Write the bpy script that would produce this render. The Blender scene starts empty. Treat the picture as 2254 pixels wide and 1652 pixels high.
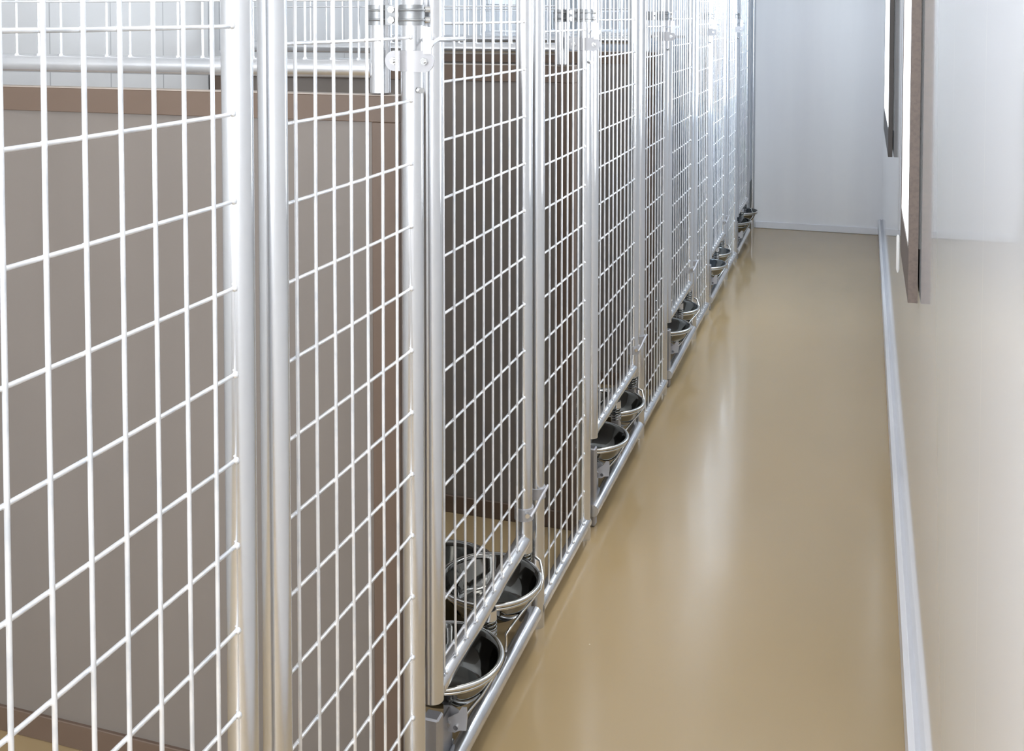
import bpy, math, random
from math import pi, sin, cos, radians, sqrt, atan2
from mathutils import Vector, Matrix
random.seed(7)
H = 1.385                                   # camera height above the floor
C = bpy.context.scene.collection
sc = bpy.context.scene

# ------------------------------------------------------------------ camera, world, light
cam = bpy.data.cameras.new('camera'); cam.sensor_fit = 'HORIZONTAL'; cam.sensor_width = 36.0
cam.lens = 36.0 * 2384.0 / 2254.0
cam.shift_y = -(826.0 - 127.4) / 2254.0
cam.clip_start = 0.02
co = bpy.data.objects.new('camera', cam); C.objects.link(co)
co.location = (0, 0, H); co.rotation_euler = (radians(90 - 2.185), 0, radians(18.12))
sc.camera = co

w = bpy.data.worlds.new('daylight'); sc.world = w; w.use_nodes = True
nt = w.node_tree; bg = nt.nodes['Background']
bg.inputs['Color'].default_value = (0.86, 0.93, 1.0, 1); bg.inputs['Strength'].default_value = 1.6
sc.view_settings.view_transform = 'Standard'; sc.view_settings.look = 'None'
sc.view_settings.gamma = 1.0; sc.view_settings.use_curve_mapping = False
sc.view_settings.exposure = 1.0

def area(name, loc, rot, sx, sy, power, col=(1, 1, 1)):
    l = bpy.data.lights.new(name, 'AREA'); l.shape = 'RECTANGLE'; l.size = sx; l.size_y = sy
    l.energy = power; l.color = col
    o = bpy.data.objects.new(name, l); C.objects.link(o); o.location = loc; o.rotation_euler = rot
    return o
# daylight arriving through seen and added windows: each lamp stands outside its pane
area('added_window_light_near', (-0.82, -1.62, 1.55), (radians(90), 0, 0), 1.75, 1.6, 46, (0.97, 0.98, 1.0))  # unseen window behind the camera, added to light the first partition
area('daylight_window_right', (0.36, 2.52, 1.45), (radians(90), 0, radians(90)), 0.44, 1.2, 9, (0.92, 0.96, 1.0))
area('daylight_window_right_far', (0.36, 5.05, 1.45), (radians(90), 0, radians(90)), 1.0, 1.2, 22, (0.74, 0.86, 1.0))
area('added_window_light_left', (-2.1, 5.62, 1.90), (radians(90), 0, radians(-90)), 0.7, 0.9, 13, (0.62, 0.80, 1.0))  # unseen left window, added to brighten the far galvanised partition

# ------------------------------------------------------------------ materials
def mat(name, base, metal=0.0, rough=0.5, spec=0.5, coat=0.0, noise=None, bump=None, rnoise=None):
    m = bpy.data.materials.new(name); m.use_nodes = True
    n = m.node_tree.nodes; L = m.node_tree.links; b = n['Principled BSDF']
    b.inputs['Base Color'].default_value = (*base, 1); b.inputs['Metallic'].default_value = metal
    b.inputs['Roughness'].default_value = rough; b.inputs['Specular IOR Level'].default_value = spec
    b.inputs['Coat Weight'].default_value = coat; b.inputs['Coat Roughness'].default_value = 0.05
    tc = n.new('ShaderNodeTexCoord')
    def tex(scale, detail, sx=(1, 1, 1)):
        mp = n.new('ShaderNodeMapping'); mp.inputs['Scale'].default_value = sx
        L.new(tc.outputs['Object'], mp.inputs['Vector'])
        t = n.new('ShaderNodeTexNoise'); t.inputs['Scale'].default_value = scale; t.inputs['Detail'].default_value = detail
        L.new(mp.outputs['Vector'], t.inputs['Vector']); return t
    if noise:
        c2, scale, sx, lo, hi = noise
        t = tex(scale, 4, sx)
        r = n.new('ShaderNodeMapRange'); r.inputs['From Min'].default_value = lo; r.inputs['From Max'].default_value = hi
        L.new(t.outputs['Fac'], r.inputs['Value'])
        mx = n.new('ShaderNodeMix'); mx.data_type = 'RGBA'
        mx.inputs['A'].default_value = (*base, 1); mx.inputs['B'].default_value = (*c2, 1)
        L.new(r.outputs['Result'], mx.inputs['Factor']); L.new(mx.outputs['Result'], b.inputs['Base Color'])
    if rnoise:
        scale, sx, r0, r1 = rnoise
        t = tex(scale, 3, sx)
        r = n.new('ShaderNodeMapRange'); r.inputs['From Min'].default_value = .35; r.inputs['From Max'].default_value = .65
        r.inputs['To Min'].default_value = r0; r.inputs['To Max'].default_value = r1
        L.new(t.outputs['Fac'], r.inputs['Value']); L.new(r.outputs['Result'], b.inputs['Roughness'])
    if bump:
        scale, sx, st, dist = bump
        t = tex(scale, 3, sx)
        bp = n.new('ShaderNodeBump'); bp.inputs['Strength'].default_value = st; bp.inputs['Distance'].default_value = dist
        L.new(t.outputs['Fac'], bp.inputs['Height']); L.new(bp.outputs['Normal'], b.inputs['Normal'])
    return m

M = {}
M['galv'] = mat('galvanised_tube', (0.74, 0.75, 0.77), 0.9, 0.22, noise=((0.62, 0.64, 0.67), 9, (1, 1, .12), .45, .75), bump=(60, (1, 1, .4), .12, .001))
M['wire'] = mat('galvanised_wire', (0.86, 0.87, 0.89), 0.6, 0.36, noise=((0.70, 0.73, 0.77), 30, (1, 1, 1), .45, .7))
M['band'] = mat('zinc_band', (0.36, 0.37, 0.38), 0.85, 0.42, noise=((0.24, 0.25, 0.26), 45, (1, 1, 1), .4, .7))
M['plate'] = mat('zinc_plate', (0.46, 0.46, 0.48), 0.45, 0.42)
M['dullsteel'] = mat('dull_steel', (0.42, 0.42, 0.44), 0.85, 0.42)
M['steel'] = mat('polished_steel', (0.66, 0.66, 0.65), 1.0, 0.14)
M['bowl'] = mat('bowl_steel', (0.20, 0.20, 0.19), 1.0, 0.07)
M['dark'] = mat('rubber', (0.02, 0.02, 0.02), 0, 0.5)
M['sheet'] = mat('spangled_sheet', (0.42, 0.46, 0.52), 0.85, 0.32, noise=((0.30, 0.34, 0.40), 22, (1, 1, 1), .42, .62), rnoise=(14, (1, 1, 1), .28, .42))
M['board'] = mat('taupe_board', (0.190, 0.167, 0.150), 0, 0.32, 0.5, noise=((0.172, 0.151, 0.135), 3, (1, 1, .2), .4, .6))
M['trim'] = mat('brown_trim', (0.128, 0.088, 0.064), 0, 0.42, 0.5)
M['edge'] = mat('pale_board_edge', (0.36, 0.31, 0.27), 0, 0.5)
M['frame'] = mat('brown_window_frame', (0.150, 0.115, 0.097), 0, 0.5, noise=((0.12, 0.093, 0.080), 160, (1, 1, 1), .45, .65), bump=(240, (1, 1, 1), .2, .0006))
M['frame_dark'] = mat('grey_brown_window_frame', (0.06, 0.052, 0.048), 0, 0.5)
M['white'] = mat('white_plastic', (0.80, 0.80, 0.80), 0, 0.35)
M['base'] = mat('white_baseboard', (0.70, 0.71, 0.75), 0, 0.3, noise=((0.63, 0.64, 0.68), 2, (1, 1, 6), .5, .75))
M['ceil'] = mat('ceiling_white', (0.82, 0.82, 0.82), 0, 0.6)

def wallmat(name, base, rough, axis, period, phase, dark, spec=0.5, coat=0.0):
    """smooth wall cladding: panels with narrow joints across one axis"""
    m = mat(name, base, 0, rough, spec, coat)
    n = m.node_tree.nodes; L = m.node_tree.links; b = n['Principled BSDF']
    tc = n.new('ShaderNodeTexCoord'); sp = n.new('ShaderNodeSeparateXYZ'); L.new(tc.outputs['Object'], sp.inputs['Vector'])
    a = n.new('ShaderNodeMath'); a.operation = 'SUBTRACT'; a.inputs[1].default_value = phase; L.new(sp.outputs[axis], a.inputs[0])
    d = n.new('ShaderNodeMath'); d.operation = 'DIVIDE'; d.inputs[1].default_value = period; L.new(a.outputs[0], d.inputs[0])
    f = n.new('ShaderNodeMath'); f.operation = 'FRACT'; L.new(d.outputs[0], f.inputs[0])
    c = n.new('ShaderNodeMath'); c.operation = 'LESS_THAN'; c.inputs[1].default_value = 0.004 / period; L.new(f.outputs[0], c.inputs[0])
    mx = n.new('ShaderNodeMix'); mx.data_type = 'RGBA'; mx.inputs['A'].default_value = (*base, 1); mx.inputs['B'].default_value = (*dark, 1)
    L.new(c.outputs[0], mx.inputs['Factor']); L.new(mx.outputs['Result'], b.inputs['Base Color'])
    return m
M['wall_right'] = wallmat('glossy_wall_panels', (0.80, 0.81, 0.83), 0.05, 'Y', 0.38, 0.70, (0.86, 0.86, 0.86), 0.5)
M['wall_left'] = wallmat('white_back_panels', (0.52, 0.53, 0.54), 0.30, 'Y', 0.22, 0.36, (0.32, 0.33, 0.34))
M['wall_far'] = mat('far_wall_panels', (0.80, 0.81, 0.83), 0, 0.28, noise=((0.745, 0.755, 0.785), 1.1, (3.5, 1, .25), .4, .65))

# resin floor: tan with faint clouding, small worn specks, glossy with smeared gloss
def floormat():
    m = mat('tan_resin_floor', (0.355, 0.258, 0.138), 0, 0.12, 0.5, 0.0, noise=((0.315, 0.235, 0.130), 1.3, (1, .5, 1), .35, .7),
            rnoise=(2.2, (1.2, .5, 1), .10, .20), bump=(2.5, (3, .6, 1), .05, .005))
    n = m.node_tree.nodes; L = m.node_tree.links; b = n['Principled BSDF']
    tc = n.new('ShaderNodeTexCoord'); v = n.new('ShaderNodeTexVoronoi'); v.inputs['Scale'].default_value = 9
    L.new(tc.outputs['Object'], v.inputs['Vector'])
    lt = n.new('ShaderNodeMath'); lt.operation = 'LESS_THAN'; lt.inputs[1].default_value = 0.016; L.new(v.outputs['Distance'], lt.inputs[0])
    t = n.new('ShaderNodeTexNoise'); t.inputs['Scale'].default_value = 1.7; L.new(tc.outputs['Object'], t.inputs['Vector'])
    g = n.new('ShaderNodeMath'); g.operation = 'GREATER_THAN'; g.inputs[1].default_value = 0.55; L.new(t.outputs['Fac'], g.inputs[0])
    mu = n.new('ShaderNodeMath'); mu.operation = 'MULTIPLY'; L.new(lt.outputs[0], mu.inputs[0]); L.new(g.outputs[0], mu.inputs[1])
    old = b.inputs['Base Color'].links[0].from_socket
    mx = n.new('ShaderNodeMix'); mx.data_type = 'RGBA'; mx.inputs['B'].default_value = (0.62, 0.52, 0.36, 1)
    L.new(old, mx.inputs['A']); L.new(mu.outputs[0], mx.inputs['Factor']); L.new(mx.outputs['Result'], b.inputs['Base Color'])
    return m
M['floor'] = floormat()

def glassmat():
    m = bpy.data.materials.new('window_glass'); m.use_nodes = True
    n = m.node_tree.nodes; L = m.node_tree.links; n.clear()
    o = n.new('ShaderNodeOutputMaterial'); t = n.new('ShaderNodeBsdfTransparent'); g = n.new('ShaderNodeBsdfGlossy')
    g.inputs['Roughness'].default_value = 0.02
    mx = n.new('ShaderNodeMixShader'); mx.inputs[0].default_value = 0.06; L.new(t.outputs[0], mx.inputs[1]); L.new(g.outputs[0], mx.inputs[2])
    L.new(mx.outputs[0], o.inputs['Surface']); return m
M['glass'] = glassmat()
def emit(name, col, s):
    m = bpy.data.materials.new(name); m.use_nodes = True; b = m.node_tree.nodes['Principled BSDF']
    b.inputs['Base Color'].default_value = (1, 1, 1, 1)
    b.inputs['Emission Color'].default_value = (*col, 1); b.inputs['Emission Strength'].default_value = s; return m
M['lamp'] = emit('added_lamp_diffuser', (1.0, 0.985, 0.96), 8.0)  # glow of the added ceiling panels

# ------------------------------------------------------------------ mesh building (z given relative to the floor)
class MB:
    def __init__(s): s.v = []; s.f = []; s.sm = []
    def add(s, vs, fs, smooth):
        k = len(s.v); s.v += [tuple(p) for p in vs]; s.f += [tuple(i + k for i in f) for f in fs]; s.sm += [smooth] * len(fs)
    def box(s, x0, x1, y0, y1, z0, z1, bev=0.0):
        if bev <= 0:
            vs = [(x, y, z) for x in (x0, x1) for y in (y0, y1) for z in (z0, z1)]
            s.add(vs, [(0, 1, 3, 2), (4, 6, 7, 5), (0, 4, 5, 1), (2, 3, 7, 6), (0, 2, 6, 4), (1, 5, 7, 3)], False); return s
        b = bev; X = (x0, x1); Y = (y0, y1); Z = (z0, z1); vs = []; idx = {}
        for i in (0, 1):
            for j in (0, 1):
                for k in (0, 1):
                    sx, sy, sz = (1, -1)[i], (1, -1)[j], (1, -1)[k]
                    for a, p in (('x', (X[i], Y[j] + sy * b, Z[k] + sz * b)), ('y', (X[i] + sx * b, Y[j], Z[k] + sz * b)), ('z', (X[i] + sx * b, Y[j] + sy * b, Z[k]))):
                        idx[(a, i, j, k)] = len(vs); vs.append(p)
        fs = []
        g = lambda a, i, j, k: idx[(a, i, j, k)]
        for i in (0, 1): fs.append((g('x', i, 0, 0), g('x', i, 1, 0), g('x', i, 1, 1), g('x', i, 0, 1)))
        for j in (0, 1): fs.append((g('y', 0, j, 0), g('y', 1, j, 0), g('y', 1, j, 1), g('y', 0, j, 1)))
        for k in (0, 1): fs.append((g('z', 0, 0, k), g('z', 1, 0, k), g('z', 1, 1, k), g('z', 0, 1, k)))
        for j in (0, 1):
            for k in (0, 1): fs.append((g('y', 0, j, k), g('y', 1, j, k), g('z', 1, j, k), g('z', 0, j, k)))
        for i in (0, 1):
            for k in (0, 1): fs.append((g('x', i, 0, k), g('x', i, 1, k), g('z', i, 1, k), g('z', i, 0, k)))
            for j in (0, 1): fs.append((g('x', i, j, 0), g('x', i, j, 1), g('y', i, j, 1), g('y', i, j, 0)))
            for j in (0, 1):
                for k in (0, 1): fs.append((g('x', i, j, k), g('y', i, j, k), g('z', i, j, k)))
        s.add(vs, fs, False); return s
    def path(s, pts, r, seg=12, cap=True):
        """round rod through the points, with a frame carried along it"""
        P = [Vector(p) for p in pts]; n = len(P); T = []
        for i in range(n):
            a = P[max(i - 1, 0)]; b = P[min(i + 1, n - 1)]; T.append((b - a).normalized())
        u = T[0].orthogonal().normalized(); vs = []; R = r if isinstance(r, (list, tuple)) else [r] * n
        for i in range(n):
            u = (u - T[i] * u.dot(T[i])).normalized(); w_ = T[i].cross(u)
            for k in range(seg):
                a = 2 * pi * k / seg; vs.append(P[i] + (u * cos(a) + w_ * sin(a)) * R[i])
        fs = [(i * seg + k, i * seg + (k + 1) % seg, (i + 1) * seg + (k + 1) % seg, (i + 1) * seg + k) for i in range(n - 1) for k in range(seg)]
        s.add(vs, fs, True)
        if cap:
            s.add(vs[:seg], [tuple(range(seg))[::-1]], False); s.add(vs[-seg:], [tuple(range(seg))], False)
        return s
    def tube(s, p0, p1, r, seg=20, hollow=0.0):
        if not hollow: return s.path([p0, p1], r, seg)
        s.path([p0, p1], r, seg, cap=False)
        P0, P1 = Vector(p0), Vector(p1); t = (P1 - P0).normalized(); ri = r - hollow
        s.path([p1, p0], ri, seg, cap=False)
        u = t.orthogonal().normalized(); w_ = t.cross(u)
        for P in (P0, P1):
            vs = [P + (u * cos(2 * pi * k / seg) + w_ * sin(2 * pi * k / seg)) * q for q in (r, ri) for k in range(seg)]
            s.add(vs, [(k, (k + 1) % seg, seg + (k + 1) % seg, seg + k) for k in range(seg)], False)
        return s
    def ball(s, c, r, sq=(1, 1, 1), n=6, m=4):
        vs = [(c[0], c[1], c[2] + r * sq[2])]; 
        for i in range(1, m):
            t = pi * i / m
            for k in range(n):
                a = 2 * pi * k / n; vs.append((c[0] + r * sq[0] * sin(t) * cos(a), c[1] + r * sq[1] * sin(t) * sin(a), c[2] + r * sq[2] * cos(t)))
        vs.append((c[0], c[1], c[2] - r * sq[2])); L_ = len(vs) - 1; fs = []
        for k in range(n):
            fs.append((0, 1 + k, 1 + (k + 1) % n)); fs.append((L_, L_ - n + (k + 1) % n, L_ - n + k))
            for i in range(m - 2):
                a = 1 + i * n; fs.append((a + k, a + n + k, a + n + (k + 1) % n, a + (k + 1) % n))
        s.add(vs, fs, True); return s
    def lathe(s, c, prof, seg=64, smooth=True):
        vs = []
        for r, z in prof:
            for k in range(seg):
                a = 2 * pi * k / seg; vs.append((c[0] + r * cos(a), c[1] + r * sin(a), c[2] + z))
        fs = [(i * seg + k, i * seg + (k + 1) % seg, (i + 1) * seg + (k + 1) % seg, (i + 1) * seg + k) for i in range(len(prof) - 1) for k in range(seg)]
        s.add(vs, fs, smooth); return s
    def prism(s, poly, x0, x1):
        """polygon in (y, z) given thickness along x"""
        n = len(poly); vs = [(x0, y, z) for y, z in poly] + [(x1, y, z) for y, z in poly]
        s.add(vs, [tuple(range(n))[::-1], tuple(range(n, 2 * n))] + [(i, (i + 1) % n, n + (i + 1) % n, n + i) for i in range(n)], False); return s
    def coil(s, c, R, r, z0, z1, turns, seg=6):
        n = int(turns * 14); return s.path([(c[0] + R * cos(2 * pi * turns * i / n), c[1] + R * sin(2 * pi * turns * i / n), z0 + (z1 - z0) * i / n) for i in range(n + 1)], r, seg)
    def ring(s, c, R, r, seg=56, ps=8, squash=1.0):
        vs = []
        for k in range(seg):
            a = 2 * pi * k / seg
            for j in range(ps):
                b = 2 * pi * j / ps; vs.append((c[0] + (R + r * cos(b)) * cos(a), c[1] + (R + r * cos(b)) * sin(a), c[2] + r * sin(b) * squash))
        s.add(vs, [(k * ps + j, ((k + 1) % seg) * ps + j, ((k + 1) % seg) * ps + (j + 1) % ps, k * ps + (j + 1) % ps) for k in range(seg) for j in range(ps)], True); return s
    def build(s, name, m, parent=None, origin=None):
        me = bpy.data.meshes.new(name); o_ = Vector(origin) if origin else Vector((0, 0, 0))
        me.from_pydata([tuple(Vector(p) - o_) for p in s.v], [], s.f)
        me.polygons.foreach_set('use_smooth', s.sm); me.materials.append(M[m]); me.update()
        import bmesh
        bm = bmesh.new(); bm.from_mesh(me); bmesh.ops.recalc_face_normals(bm, faces=bm.faces); bm.to_mesh(me); bm.free()
        o = bpy.data.objects.new(name, me); C.objects.link(o)
        if parent: o.parent = parent
        if origin: o.location = o_ if not parent else o_ - Vector(parent.location)
        return o

def tag(o, label=None, cat=None, group=None, kind=None):
    if label: o['label'] = label
    if cat: o['category'] = cat
    if group: o['group'] = group
    if kind: o['kind'] = kind
    return o
def thing(name, loc, label, cat, group=None):
    o = bpy.data.objects.new(name, None); o.empty_display_size = .05; C.objects.link(o); o.location = loc
    return tag(o, label, cat, group)
def part(mb, name, m, t):
    """a part whose mesh is given in world coordinates, hung under its thing"""
    o = mb.build(name, m); o.parent = t
    p = t; off = Vector((0, 0, 0))
    while p: off += Vector(p.location); p = p.parent
    o.data.transform(Matrix.Translation(-off)); return o
def Z(r): return H + r                       # heights measured from the camera's level

# ------------------------------------------------------------------ layout (metres; corridor runs along +Y)
XW = -0.6925          # plane of the fence wires
XT = -0.6995          # axis of the fence tubes
RT = 0.0185          # tube radius
YF = 7.22            # far wall
XL = -1.86           # left wall
XR = 0.105           # right wall
YN = -1.40           # near wall
ZC = 2.75            # ceiling
TOP = 1.86           # top of the fence
DL = [0.578, 1.699, 2.830, 4.000, 5.120, 6.250]     # door left uprights
DR = [1.103, 2.222, 3.385, 4.535, 5.650, 6.790]     # door right uprights
FL = [1.182, 2.315, 3.480, 4.630, 5.745]            # fixed panel left uprights
FR = [1.617, 2.748, 3.910, 5.035, 6.168]            # fixed panel right uprights
PY = [1.655, 2.790, 3.955, 5.078, 6.209]            # partitions between the runs

def struct(name, mb, m): return tag(mb.build(name, m), kind='structure')

# ------------------------------------------------------------------ the room
struct('floor', MB().box(XL - .2, XR + .2, YN - .2, YF + .2, -.08, 0), 'floor')
struct('ceiling', MB().box(XL - .2, XR + .2, YN - .2, YF + .2, ZC, ZC + .08), 'ceil')
def wall_with_holes(name, axis, a0, a1, holes, c0, c1, m):
    """wall slab between c0 and c1 across its thickness, running a0..a1, with window holes (u0,u1,z0,z1)"""
    mb = MB(); cuts = sorted({a0, a1} | {h[0] for h in holes} | {h[1] for h in holes})
    for u0, u1 in zip(cuts, cuts[1:]):
        z = 0.0; hs = sorted([h for h in holes if h[0] <= u0 + 1e-6 and h[1] >= u1 - 1e-6], key=lambda h: h[2])
        spans = []
        for h in hs: spans.append((z, h[2])); z = h[3]
        spans.append((z, ZC))
        for z0, z1 in spans:
            if axis == 'Y': mb.box(c0, c1, u0, u1, z0, z1)
            else: mb.box(u0, u1, c0, c1, z0, z1)
    return struct(name, mb, m)
W1 = (2.285, 2.745, Z(-.465), 2.05); W2 = (4.505, 5.60, Z(-.45), 2.05); W3 = (5.27, 5.97, 1.50, 2.3); W4 = (-1.70, 0.02, 0.75, 2.35)  # last two holes are for added, unseen windows
wall_with_holes('wall_right', 'Y', YN, YF + .16, [W1, W2], XR, XR + .16, 'wall_right')
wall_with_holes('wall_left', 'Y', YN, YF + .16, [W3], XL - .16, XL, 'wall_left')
wall_with_holes('wall_near', 'X', XL, XR, [W4], YN - .16, YN, 'wall_far')
struct('wall_far', MB().box(XL, XR, YF, YF + .16, 0, ZC), 'wall_far')
struct('baseboard_right', MB().box(XR - .020, XR + .001, YN, YF, 0, .105, .010), 'base')
struct('baseboard_far', MB().box(XT + .02, XR - .02, YF - .012, YF + .001, 0, .045, .003), 'base')

def window_y(name, hole, x_in, x_out, protr, fm, fmat_w=.02, bottom=.10, fd='frame'):
    """window in a wall running along Y: protruding frame box, glass pane"""
    u0, u1, z0, z1 = hole; s = 1 if x_out > x_in else -1
    mb = MB(); e = .025; xf = x_in - s * protr; xg = x_in - s * .003; xd = x_in + s * .10
    def bx(m_, xa, xb, *r): m_.box(min(xa, xb), max(xa, xb), *r)
    bx(mb, xf, xg, u0 - e, u0 + .004, z0 - bottom, z1 + .05); bx(mb, xf, xg, u1 - .004, u1 + e, z0 - bottom, z1 + .05)
    bx(mb, xf, xg, u0 + .004, u1 - .004, z1 - .004, z1 + .05); bx(mb, xf, xg, u0 + .004, u1 - .004, z0 - bottom, z0 + .002)
    f = struct(name, mb, fm)
    q = MB()
    bx(q, xf + s * .001, xd, u0 + .004, u0 + .010, z0 + .002, z1); bx(q, xf + s * .001, xd, u1 - .010, u1 - .004, z0 + .002, z1)
    bx(q, xf + s * .001, xd, u0 + .010, u1 - .010, z1 - .010, z1 - .004); bx(q, xf + s * .001, xd, u0 + .010, u1 - .010, z0 + .002, z0 + .008)
    q.build('reveal', 'white').parent = f
    p = MB().box(min(x_in + s * .03, x_in + s * .034), max(x_in + s * .03, x_in + s * .034), u0, u1, z0, z1).build('pane', 'glass'); p.parent = f
    return f
window_y('window_1', W1, XR, XR + .16, .021, 'frame')
window_y('window_2', W2, XR, XR + .16, .019, 'frame_dark')
window_y('added_window_3', W3, XL, XL - .16, .015, 'white', bottom=.05)  # added window kept out of view, lights the last partition
mb = MB(); u0, u1, z0, z1 = W4; e = .04
mb.box(u0, u0 + e, YN - .10, YN + .02, z0, z1); mb.box(u1 - e, u1, YN - .10, YN + .02, z0, z1)
mb.box(u0 + e, u1 - e, YN - .10, YN + .02, z0, z0 + e); mb.box(u0 + e, u1 - e, YN - .10, YN + .02, z1 - e, z1)
mb.box(-.86, -.82, YN - .10, YN + .02, z0 + e, z1 - e)
f = struct('added_window_4', mb, 'white')  # added window behind the camera, never seen, lights tubes and first partition
MB().box(u0 + e, u1 - e, YN - .05, YN - .046, z0 + e, z1 - e).build('pane', 'glass').parent = f

for i, y in enumerate((0.4, 2.6, 4.75)):  # unseen ceiling panels, added as the main light
    t = thing('added_ceiling_lamp', (-0.42, y, ZC), ['added unseen white ceiling lamp panel nearest the camera', 'added unseen white ceiling lamp panel halfway along the corridor', 'added unseen white ceiling lamp panel nearest the far wall'][i], 'lamp', 'added ceiling lamp panels')
    mb = MB()
    for a, b, c, d in ((-.57, -.55, y - .6, y + .6), (-.29, -.27, y - .6, y + .6), (-.55, -.29, y - .6, y - .58), (-.55, -.29, y + .58, y + .6)): mb.box(a, b, c, d, ZC - .045, ZC)
    part(mb, 'frame', 'white', t); part(MB().box(-.55, -.29, y - .58, y + .58, ZC - .035, ZC - .03), 'diffuser', 'lamp', t)

# blind cord on the right wall
t = thing('blind_cord', (XR - .015, 3.2, Z(-.61)), 'thin cord ending in a white rod, hanging on the right wall between the window frames', 'cord')
part(MB().path([(XR - .012, 3.2, 2.3), (XR - .013, 3.2, Z(-.60))], .0016, 6), 'cord', 'plate', t)
part(MB().path([(XR - .015, 3.17, Z(-.605)), (XR - .015, 3.17, Z(-.61)), (XR - .015, 3.17, Z(-.70)), (XR - .015, 3.17, Z(-.71))], [.002, .0042, .0046, .002], 10), 'rod', 'white', t)

# ------------------------------------------------------------------ mesh fence: doors and fixed panels
PITCH = .1016; WR = .00255
def rows(phase, lo, hi):
    z = Z(phase); 
    while z - PITCH > lo: z -= PITCH
    while z < lo: z += PITCH
    out = []
    while z < hi: out.append(z); z += PITCH
    return out
def wires(ys, yl, yr, zlo, zhi, phase, slope=0.0, wob=0.0006):
    """welded mesh: verticals on the corridor side of the horizontals, blobs where ends are welded to the tubes"""
    mb = MB(); rnd = random.Random(int(ys[0] * 1000)); zs = rows(phase, zlo + .03, zhi - .01)
    f = lambda y: slope * (y - yl)
    for y in ys:
        n = 5; pts = [(XW + rnd.uniform(-wob, wob), y + rnd.uniform(-wob, wob) * 1.5, zlo + f(y) + (zhi - zlo - f(y)) * k / n) for k in range(n + 1)]
        mb.path(pts, WR, 8)
        mb.ball((XW + .001, y, zlo + f(y) + .001), .0042, (1, 1.1, .9)); mb.ball((XT + .012, y - .004, zlo + f(y) + RT * .55), .0038)
    for z in zs:
        mb.path([(XW - .0045, yl + .006, z), (XW - .0045, (yl + yr) / 2, z - .0008), (XW - .0045, yr - .006, z)], WR, 8)
        for yy, s in ((yl, 1), (yr, -1)):
            mb.ball((XW - .002, yy + s * .017, z + .001), .0042, (1, 1.1, 1.1)); mb.ball((XW + .004, yy + s * .010, z - .001), .0036); mb.ball((XW - .004, yy + s * .016, z + .006), .0030)
        for y in ys: mb.ball((XW - .0022, y, z), .0034, (1, 1, 1), 5, 3)
    return mb
def arange(a, b, st):
    out = []
    while a < b: out.append(a); a += st
    return out

door_first = [0.7298 - 2 * .0521, 1.734, 2.848, 4.045, 5.165, 6.295]
ordinal = ['nearest the camera', 'second from the camera', 'third from the camera', 'fourth from the camera', 'fifth from the camera', 'farthest from the camera, by the grey sheet']
door_marks = ['cut off by the left edge, in front of the pale taupe partition', 'with its raised bottom rail crossing the two largest bowls',
              'just beyond the second narrow fixed panel, above the second pair of bowls', 'just beyond the third narrow fixed panel, above the third pair of bowls',
              'in the bright glare, above the fourth pair of bowls', 'the last before the white far wall, above the last bowls']
RAIL = []   # axis height of each raised rail, near and far end
for i in range(6):
    yl, yr = DL[i], DR[i]
    z0, z1 = (Z(-1.168), Z(-1.143)) if i == 1 else (Z(-1.130), Z(-1.125))
    RAIL.append((z0, z1))
    t = thing('kennel_door', (XT, yl, z0), 'wire mesh kennel door, ' + door_marks[i], 'door', 'raised mesh kennel doors along the corridor')
    part(MB().tube((XT, yl, z0 - .012), (XT, yl, TOP), RT, 24, .0022), 'upright', 'galv', t)
    part(MB().tube((XT, yr, z1 - .025), (XT, yr, TOP), RT, 24, .0022), 'upright', 'galv', t)
    part(MB().tube((XT, yl + RT * .7, z0), (XT, yr - .004, z1), RT * .93, 24), 'bottom_rail', 'galv', t)
    part(MB().tube((XT, yl, TOP - .01), (XT, yr, TOP - .01), RT * .93, 20), 'top_rail', 'galv', t)
    ys = arange(door_first[i], yr - .028, .0521)
    part(wires(ys, yl, yr, z0 + RT * .4, TOP - .02, -.2146 if i < 2 else -.2125, (z1 - z0) / (yr - yl)), 'wire_mesh', 'wire', t)

panel_marks = ['in front of the pale taupe partition', 'right beyond the two largest bowls',
               'beyond the second pair of bowls', 'beyond the third pair of bowls', 'in the glare beyond the fourth pair of bowls']
fix_first = [1.2267, 2.344, 3.508, 4.658, 5.775]
for i in range(5):
    yl, yr = FL[i], FR[i]; zr = Z(-1.342)
    t = thing('fence_panel', (XT, (yl + yr) / 2, 0), 'narrow mesh fence panel ' + panel_marks[i], 'fence', 'narrow fixed mesh panels along the corridor')
    part(MB().tube((XT, yl, 0), (XT, yl, TOP), RT, 24, .0022), 'upright', 'galv', t)
    part(MB().tube((XT, yr, 0), (XT, yr, TOP), RT, 24, .0022), 'upright', 'galv', t)
    part(MB().tube((XT + .004, yl - .004, zr), (XT + .004, yr + .006, zr), RT * .93, 24), 'bottom_rail', 'galv', t)
    part(MB().tube((XT, yl, TOP - .01), (XT, yr, TOP - .01), RT * .93, 20), 'top_rail', 'galv', t)
    part(wires(arange(fix_first[i], yr - .03, .0521), yl, yr, zr + RT * .4, TOP - .02, -.2373), 'wire_mesh', 'wire', t)

# last bit of the front is closed with a grey sheet in a tube frame
t = thing('sheet_panel', (XT, 7.03, 0), 'narrow grey galvanised sheet panel closing the fence at the white far wall', 'fence')
part(MB().box(XT - .004, XT + .002, 6.86, YF - .05, .33, TOP), 'sheet', 'sheet', t)
part(MB().tube((XT, 6.85, .27), (XT, 6.85, TOP), RT * .9, 16), 'upright', 'galv', t)
part(MB().tube((XT, YF - .03, .0), (XT, YF - .03, TOP), RT * .9, 16), 'upright', 'galv', t)

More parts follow.
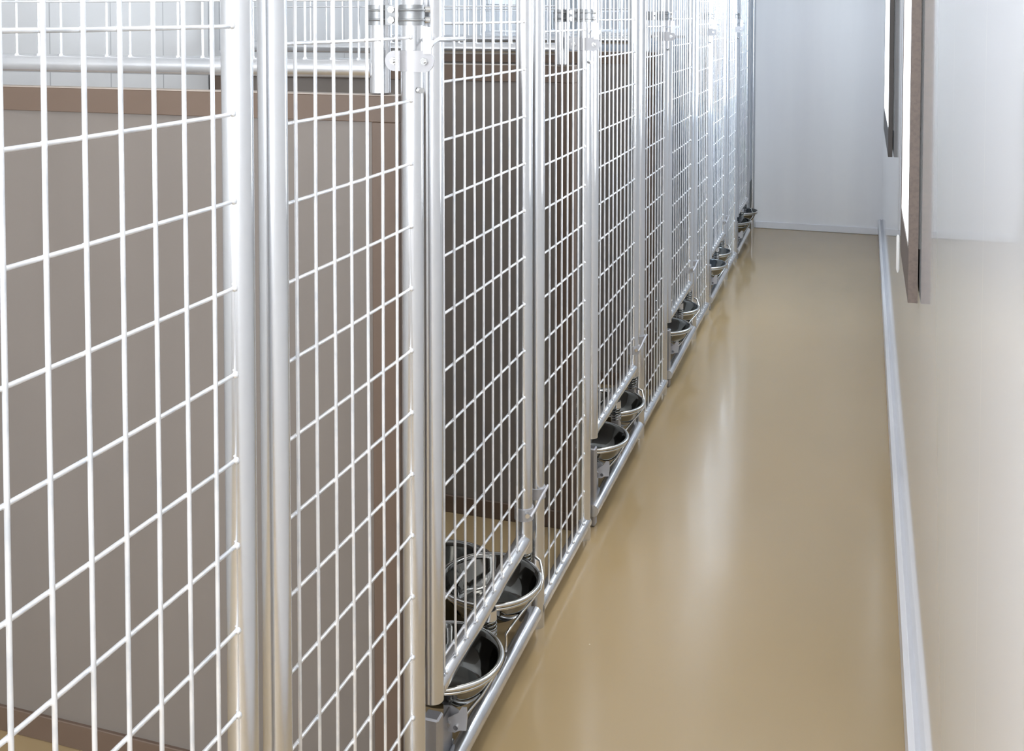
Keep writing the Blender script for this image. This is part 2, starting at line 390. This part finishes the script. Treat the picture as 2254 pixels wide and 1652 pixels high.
# ------------------------------------------------------------------ partitions between the runs
pl = ['pale taupe kennel partition board with brown edge trim, nearest the camera', 'dark taupe kennel partition board seen through the second mesh door',
      'dark taupe kennel partition board seen through the third mesh door', 'mottled galvanised partition sheet seen through the fourth mesh door', 'bright galvanised partition sheet nearest the far wall']
ml = ['tube framed mesh panel above the pale taupe partition, nearest the camera', 'tube framed mesh panel above the dark partition behind the second mesh door',
      'tube framed mesh panel above the partition behind the third mesh door', 'tube framed mesh panel above the fourth partition from the camera', 'tube framed mesh panel above the partition nearest the far wall']
for i, y in enumerate(PY):
    zt = Z(-.130); x0, x1 = XL + .004, -.7345
    metal = i >= 3; b, tr = ('sheet', 'sheet') if metal else ('board', 'trim')
    t = thing('partition_panel', ((x0 + x1) / 2, y, 0), pl[i], 'partition', 'low partitions between the kennels')
    part(MB().box(x0 + .03, x1 - .03, y - .006, y + .006, .02, zt - .02), 'board', b, t)
    part(MB().box(x0, x1, y - .013, y + .013, zt - .046, zt - .002, .001), 'top_trim', tr, t)
    part(MB().box(x0, x1, y - .013, y + .013, zt - .002, zt), 'top_edge', 'edge' if not metal else 'sheet', t)
    part(MB().box(x0, x1, y - .013, y + .013, 0, .048, .0015), 'bottom_trim', tr, t)
    part(MB().box(x1 - .050, x1, y - .0128, y + .0128, .048, zt - .046, .0015), 'end_trim', tr, t)
    part(MB().box(x0, x0 + .04, y - .0128, y + .0128, .048, zt - .046, .0015), 'end_trim', tr, t)
    # tube framed mesh above it
    t = thing('partition_mesh', ((x0 + x1) / 2, y, zt), ml[i], 'fence', 'mesh panels above the low partitions')
    zr = Z(-.087); xa, xb = x0 + .045, -.7735
    part(MB().tube((xb, y, zt + .003), (xb, y, TOP), RT * .95, 24, .002), 'upright', 'galv', t)
    part(MB().tube((xa, y, zt + .03), (xa, y, TOP), RT * .85, 20), 'upright', 'galv', t)
    part(MB().tube((xa, y, zr), (xb - RT * .7, y, zr), RT * .92, 20), 'bottom_rail', 'galv', t)
    part(MB().tube((xa, y, TOP - .01), (xb, y, TOP - .01), RT * .92, 20), 'top_rail', 'galv', t)
    mb = MB()
    for x in arange(xa + .035, xb - .02, .0508):
        mb.path([(x, y - .005, zr + RT * .7), (x, y - .005, TOP - .02)], .0023, 6); mb.ball((x, y - .006, zr + RT * .8), .0045); 
    for z in arange(Z(.028), TOP - .02, PITCH): mb.path([(xa, y - .009, z), (xb, y - .009, z)], .0023, 6)
    part(mb, 'wire_mesh', 'wire', t)

# ------------------------------------------------------------------ clamps and latches at each partition post
for i, (yr, yd, yp) in enumerate(zip(FR, DL[1:], PY)):
    where = ['beside the second mesh door', 'beside the third mesh door', 'beside the fourth mesh door', 'beside the fifth mesh door', 'beside the last mesh door'][i]
    # double band holding the partition upright to the fence post
    zc = Z(.0025); t = thing('band_clamp', (XT, yr, zc), 'grey double band clamp on the fence upright ' + where, 'clamp', 'double band clamps on the posts')
    mb = MB()
    for cx, cy in ((XT, yr), (-.7735, yp)):
        mb.tube((cx, cy, zc - .0165), (cx, cy, zc + .0165), RT + .0028, 24, .0025)
        mb.ring((cx, cy, zc + .008), RT + .0028, .0022, 28, 6); mb.ring((cx, cy, zc - .008), RT + .0028, .0022, 28, 6)
    mb.box(XT - .052, XT - .017, yr + .010, yr + .016, zc - .016, zc + .016); mb.box(XT - .054, XT - .016, yr + .022, yr + .028, zc - .016, zc + .016)
    part(mb, 'band', 'band', t)
    for dz in (-.008, .009):
        part(MB().path([(XT - .034, yr - .004, zc + dz), (XT - .034, yr + .042, zc + dz)], .0035, 10).path([(XT - .034, yr - .008, zc + dz), (XT - .034, yr - .003, zc + dz)], .0062, 6), 'bolt', 'steel', t)
        part(MB().path([(XT + RT + .001, yr + .006, zc + dz), (XT + RT + .008, yr + .011, zc + dz)], .005, 8), 'bolt', 'steel', t)
    # flat plate clamp with the gravity latch
    zl = Z(-.0715); t = thing('gate_latch', (XT, yr, zl), 'fork latch with bolted clamp plate on the upright ' + where, 'latch', 'fork latches on the door posts')
    h = .0165
    mb = MB().tube((XT, yr, zl - h), (XT, yr, zl + h), RT + .0026, 28, .0024)
    def flange(xc, yc, xi, r):
        n = 16; pts = [(xi, zl - h), (xi, zl + h)] if xi < xc else [(xi, zl + h), (xi, zl - h)]
        sg = 1 if xi < xc else -1
        arc = [(xc + sg * r * sin(pi * k / n), zl + sg * r * cos(pi * k / n)) for k in range(n + 1)]
        poly = pts + arc if False else arc + pts[:0] + ([(xi, zl - h), (xi, zl + h)] if sg > 0 else [(xi, zl + h), (xi, zl - h)])
        m_ = len(poly); vs = [(x, yc - .0014, z) for x, z in poly] + [(x, yc + .0014, z) for x, z in poly]
        mb.add(vs, [tuple(range(m_))[::-1], tuple(range(m_, 2 * m_))] + [(k, (k + 1) % m_, m_ + (k + 1) % m_, m_ + k) for k in range(m_)], False)
    flange(XT - .0255, yr - .012, XT - .012, h); flange(XT + .0290, yr - .0195, XT + .000, h * 1.05)
    part(mb, 'clamp_plate', 'plate', t)
    for dx_, dy_ in ((-.0255, -.0135), (.0310, -.0210)):
        part(MB().path([(XT + dx_, yr + dy_, zl), (XT + dx_, yr + dy_ - .0055, zl)], .0062, 6).path([(XT + dx_, yr + dy_ - .005, zl), (XT + dx_, yr + dy_ - .0105, zl)], .0034, 10), 'bolt', 'steel', t)
    fk = [(.0300, .012), (.0430, .012), (.0430, .020), (.0475, .0285), (.0475, .034), (.0430, .034), (.0430, .0545), (.0300, .0565), (.0285, .040)]
    n = len(fk); q = MB(); vs = [(XT + x, yr - .0245, zl + z) for x, z in fk] + [(XT + x, yr - .0215, zl + z) for x, z in fk]
    q.add(vs, [tuple(range(n))[::-1], tuple(range(n, 2 * n))] + [(k, (k + 1) % n, n + (k + 1) % n, n + k) for k in range(n)], False)
    part(q, 'fork', 'galv', t)
    part(MB().path([(XT + .041, yr - .020, zl + .026), (XT + .041, yr - .004, zl + .032), (XT + .038, yr + .016, zl + .034), (XT + .032, yr + .150, zl + .033)], .0040, 10), 'latch_bar', 'galv', t)
    part(MB().path([(XT + .017, yr - .012, zl - .047), (XT + .024, yr - .018, zl - .047)], .005, 8), 'rivet', 'steel', t)

# hinge clamps at the far lower corner of each door
for i in range(1, 5):
    y0, y1 = DR[i], FL[i]; z = RAIL[i][1] + .062
    t = thing('hinge_clamp', (XT, y0, z), 'small hinge clamp at the far lower corner of the ' + ['', 'second', 'third', 'fourth', 'fifth'][i] + ' mesh door', 'hinge', 'hinge clamps low on the doors')
    part(MB().tube((XT, y0, z - .014), (XT, y0, z + .012), RT + .0028, 20, .0024), 'collar', 'plate', t)
    part(MB().tube((XT, y1, z - .006), (XT, y1, z + .018), RT + .0028, 20, .0024), 'collar', 'plate', t)
    part(MB().path([(XT + .020, y0 - .018, z - .002), (XT + .024, y0 + .010, z + .006), (XT + .023, (y0 + y1) / 2, z + .011), (XT + .023, y1 + .014, z + .016)], .0034, 8), 'strap', 'plate', t)
    part(MB().path([(XT + .012, y0 - .016, z + .003), (XT + .016, y0 - .026, z + .003)], .0055, 6), 'bolt', 'steel', t)

# ------------------------------------------------------------------ feeders under the raised doors, each with two bowls
def bowl(name, x, y, z, R, depth, label, group):
    t = thing(name, (x, y, z - depth), label, 'bowl', group)
    pr = [(0.0001, -depth + .003), (R * .55, -depth + .003), (R * .62, -depth + .0045), (R * .70, -depth + .010), (R * .82, -depth * .52), (R * .895, -.010), (R * .925, -.003), (R * .955, -.0005), (R * .985, -.001), (R, -.005), (R * .992, -.0095), (R * .965, -.009), (R * .935, -.008),
          (R * .908, -.013), (R * .835, -depth * .52), (R * .715, -depth + .007), (R * .63, -depth + .0015), (R * .55, -depth), (0.0001, -depth)]
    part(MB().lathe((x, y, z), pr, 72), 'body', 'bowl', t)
    part(MB().ring((x, y, z - .0045), R * .995, .0042, 72, 10), 'rim', 'steel', t)
    return t
num = ['', 'nearest', 'second', 'third', 'fourth', 'last']
for i in range(1, 6):
    yl, yr = DL[i], DR[i]; zr0, zr1 = RAIL[i]; ym = (yl + yr) / 2 + .032; dy = yl - DL[1]
    t = thing('feeder_frame', (XT, (yl + yr) / 2, 0), num[i] + ' low steel feeder frame under a raised door, holding two bowls', 'feeder', 'feeder frames under the doors')
    # square posts under the door uprights, floor bar, inner bar
    part(MB().box(XT - .016, XT + .014, yl - .014, yl + .014, 0, zr0 - .040, .003), 'post', 'dullsteel', t)
    part(MB().box(XT - .013, XT + .013, ym - .012, ym + .012, .035, (zr0 + zr1) / 2 - .060, .003), 'post', 'dullsteel', t)
    part(MB().box(XT - .024, XT + .000, yr + .034, yr + .058, .035, zr1 - .072, .003), 'post', 'dullsteel', t)
    part(MB().tube((XT + .012, yl - .03, .052), (XT + .010, yr + .050, .052), .0165, 20), 'floor_bar', 'galv', t)
    part(MB().tube((XT - .016, yl + .022, .034), (XT - .016, yl + .120, .046), .011, 16), 'brace', 'galv', t)
    for xx, yy, zt in ((XT, ym, (zr0 + zr1) / 2 - RT - .004), (XT - .012, yr + .046, zr1 - .026)):
        s_ = part(MB().tube((xx, yy, zt - .018), (xx, yy, zt + .002), RT * .8, 18, .002), 'sleeve', 'galv', t)
        part(MB().coil((xx, yy), .0135, .0026, zt - .058, zt - .016, 5.5), 'spring', 'bowl', t)
    # latch plate facing up the corridor, with two rivets
    yq = yl + .076; dx = XT + .7
    def xz(poly, y0, y1):
        n = len(poly); vs = [(x + dx, y0, z) for x, z in poly] + [(x + dx, y1, z) for x, z in poly]; q = MB()
        q.add(vs, [tuple(range(n))[::-1], tuple(range(n, 2 * n))] + [(k, (k + 1) % n, n + (k + 1) % n, n + k) for k in range(n)], False); return q
    lpo = part(xz([(-.712, .117), (-.699, .125), (-.683, .136), (-.6765, .147), (-.667, .148), (-.666, .129), (-.668, .106), (-.680, .104), (-.690, .098), (-.706, .098), (-.712, .105)], yq, yq + .003), 'latch_plate', 'plate', t)
    part(xz([(-.716, .104), (-.716, .136), (-.700, .137), (-.684, .130), (-.686, .104)], yq + .012, yq + .015), 'bracket', 'plate', t)
    for a, bb, r in ((-.702, .112, .0044), (-.687, .1095, .0044)):
        rv = MB().path([(a + dx, yq + .016, bb), (a + dx, yq - .004, bb)], r, 12).build('rivet', 'steel'); rv.parent = lpo
        rv.data.transform(Matrix.Translation(-Vector(t.location)))
    part(MB().box(XT - .006, XT - .003, yl + .014, yq + .022, .050, .136), 'bracket', 'dullsteel', t)
    part(MB().box(XT - .020, XT + .016, yr + .070, yr + .095, .105, .110).box(XT - .020, XT - .016, yr + .03, yr + .095, .10, .13), 'hinge_bracket', 'dullsteel', t)
    # bowl rings and the swinging rod
    B = [(-.743, 1.865 + dy, Z(-1.200), .1085), (-.754, 2.152 + dy, Z(-1.200), .1090)]
    if i == 5: B = [(-.743, 6.46, Z(-1.200), .1085), (-.735, 6.80, Z(-1.200), .1090)]
    mb = MB()
    for bx, by, bz, R in B: mb.ring((bx, by, bz - .0135), R * .965, .0036, 64, 8)
    part(mb, 'bowl_ring', 'steel', t)
    off = Vector((0, dy, H))
    A_ = [(-.6820, 1.790, -1.276), (-.6787, 1.810, -1.270), (-.6626, 1.8436, -1.255), (-.6517, 1.8765, -1.238), (-.6446, 1.8899, -1.225), (-.6419, 1.9035, -1.216)]
    B_ = [(-.6948, 2.0808, -1.312), (-.6925, 2.078, -1.29), (-.6906, 2.0713, -1.270), (-.6829, 2.0959, -1.260), (-.6736, 2.129, -1.250), (-.6601, 2.1666, -1.238), (-.6500, 2.1826, -1.226), (-.6500, 2.2017, -1.212), (-.6580, 2.219, -1.200), (-.6640, 2.225, -1.186), (-.6760, 2.232, -1.184)]
    part(MB().path([Vector(p) + off for p in A_], .0032, 8), 'rod', 'steel', t)
    part(MB().path([Vector(p) + off for p in B_], .0032, 8), 'rod', 'steel', t)
    pos = ['', 'nearest', 'second', 'third', 'fourth', 'last']
    for k, (bx, by, bz, R) in enumerate(B):
        bowl('feeding_bowl', bx, by, bz, R, .066, 'polished steel bowl in the %s feeder frame, %s of the pair' % (pos[i], ['the nearer', 'the farther'][k]), 'steel bowls in the feeder frames')

# larger bowls standing on the kennel floor
for i in (1, 2):
    dy = DL[i] - DL[1]
    y = 2.310 + dy; x = -.925; R = .123
    t = thing('water_bowl', (x, y, 0), 'large polished steel water bowl on the kennel floor behind the %s' % ['', 'nearest feeder frame', 'second feeder frame'][i], 'bowl', 'large water bowls on the kennel floor')
    z = .106; d = .098
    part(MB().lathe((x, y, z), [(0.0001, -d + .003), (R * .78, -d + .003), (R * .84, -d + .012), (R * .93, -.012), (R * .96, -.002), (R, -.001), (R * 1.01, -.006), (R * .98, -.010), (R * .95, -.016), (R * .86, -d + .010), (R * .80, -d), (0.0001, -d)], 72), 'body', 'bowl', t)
    part(MB().ring((x, y, z - .005), R * 1.005, .0045, 72, 10), 'rim', 'steel', t)
    part(MB().ring((x, y, .007), R * .84, .007, 64, 10), 'rubber_foot', 'dark', t)
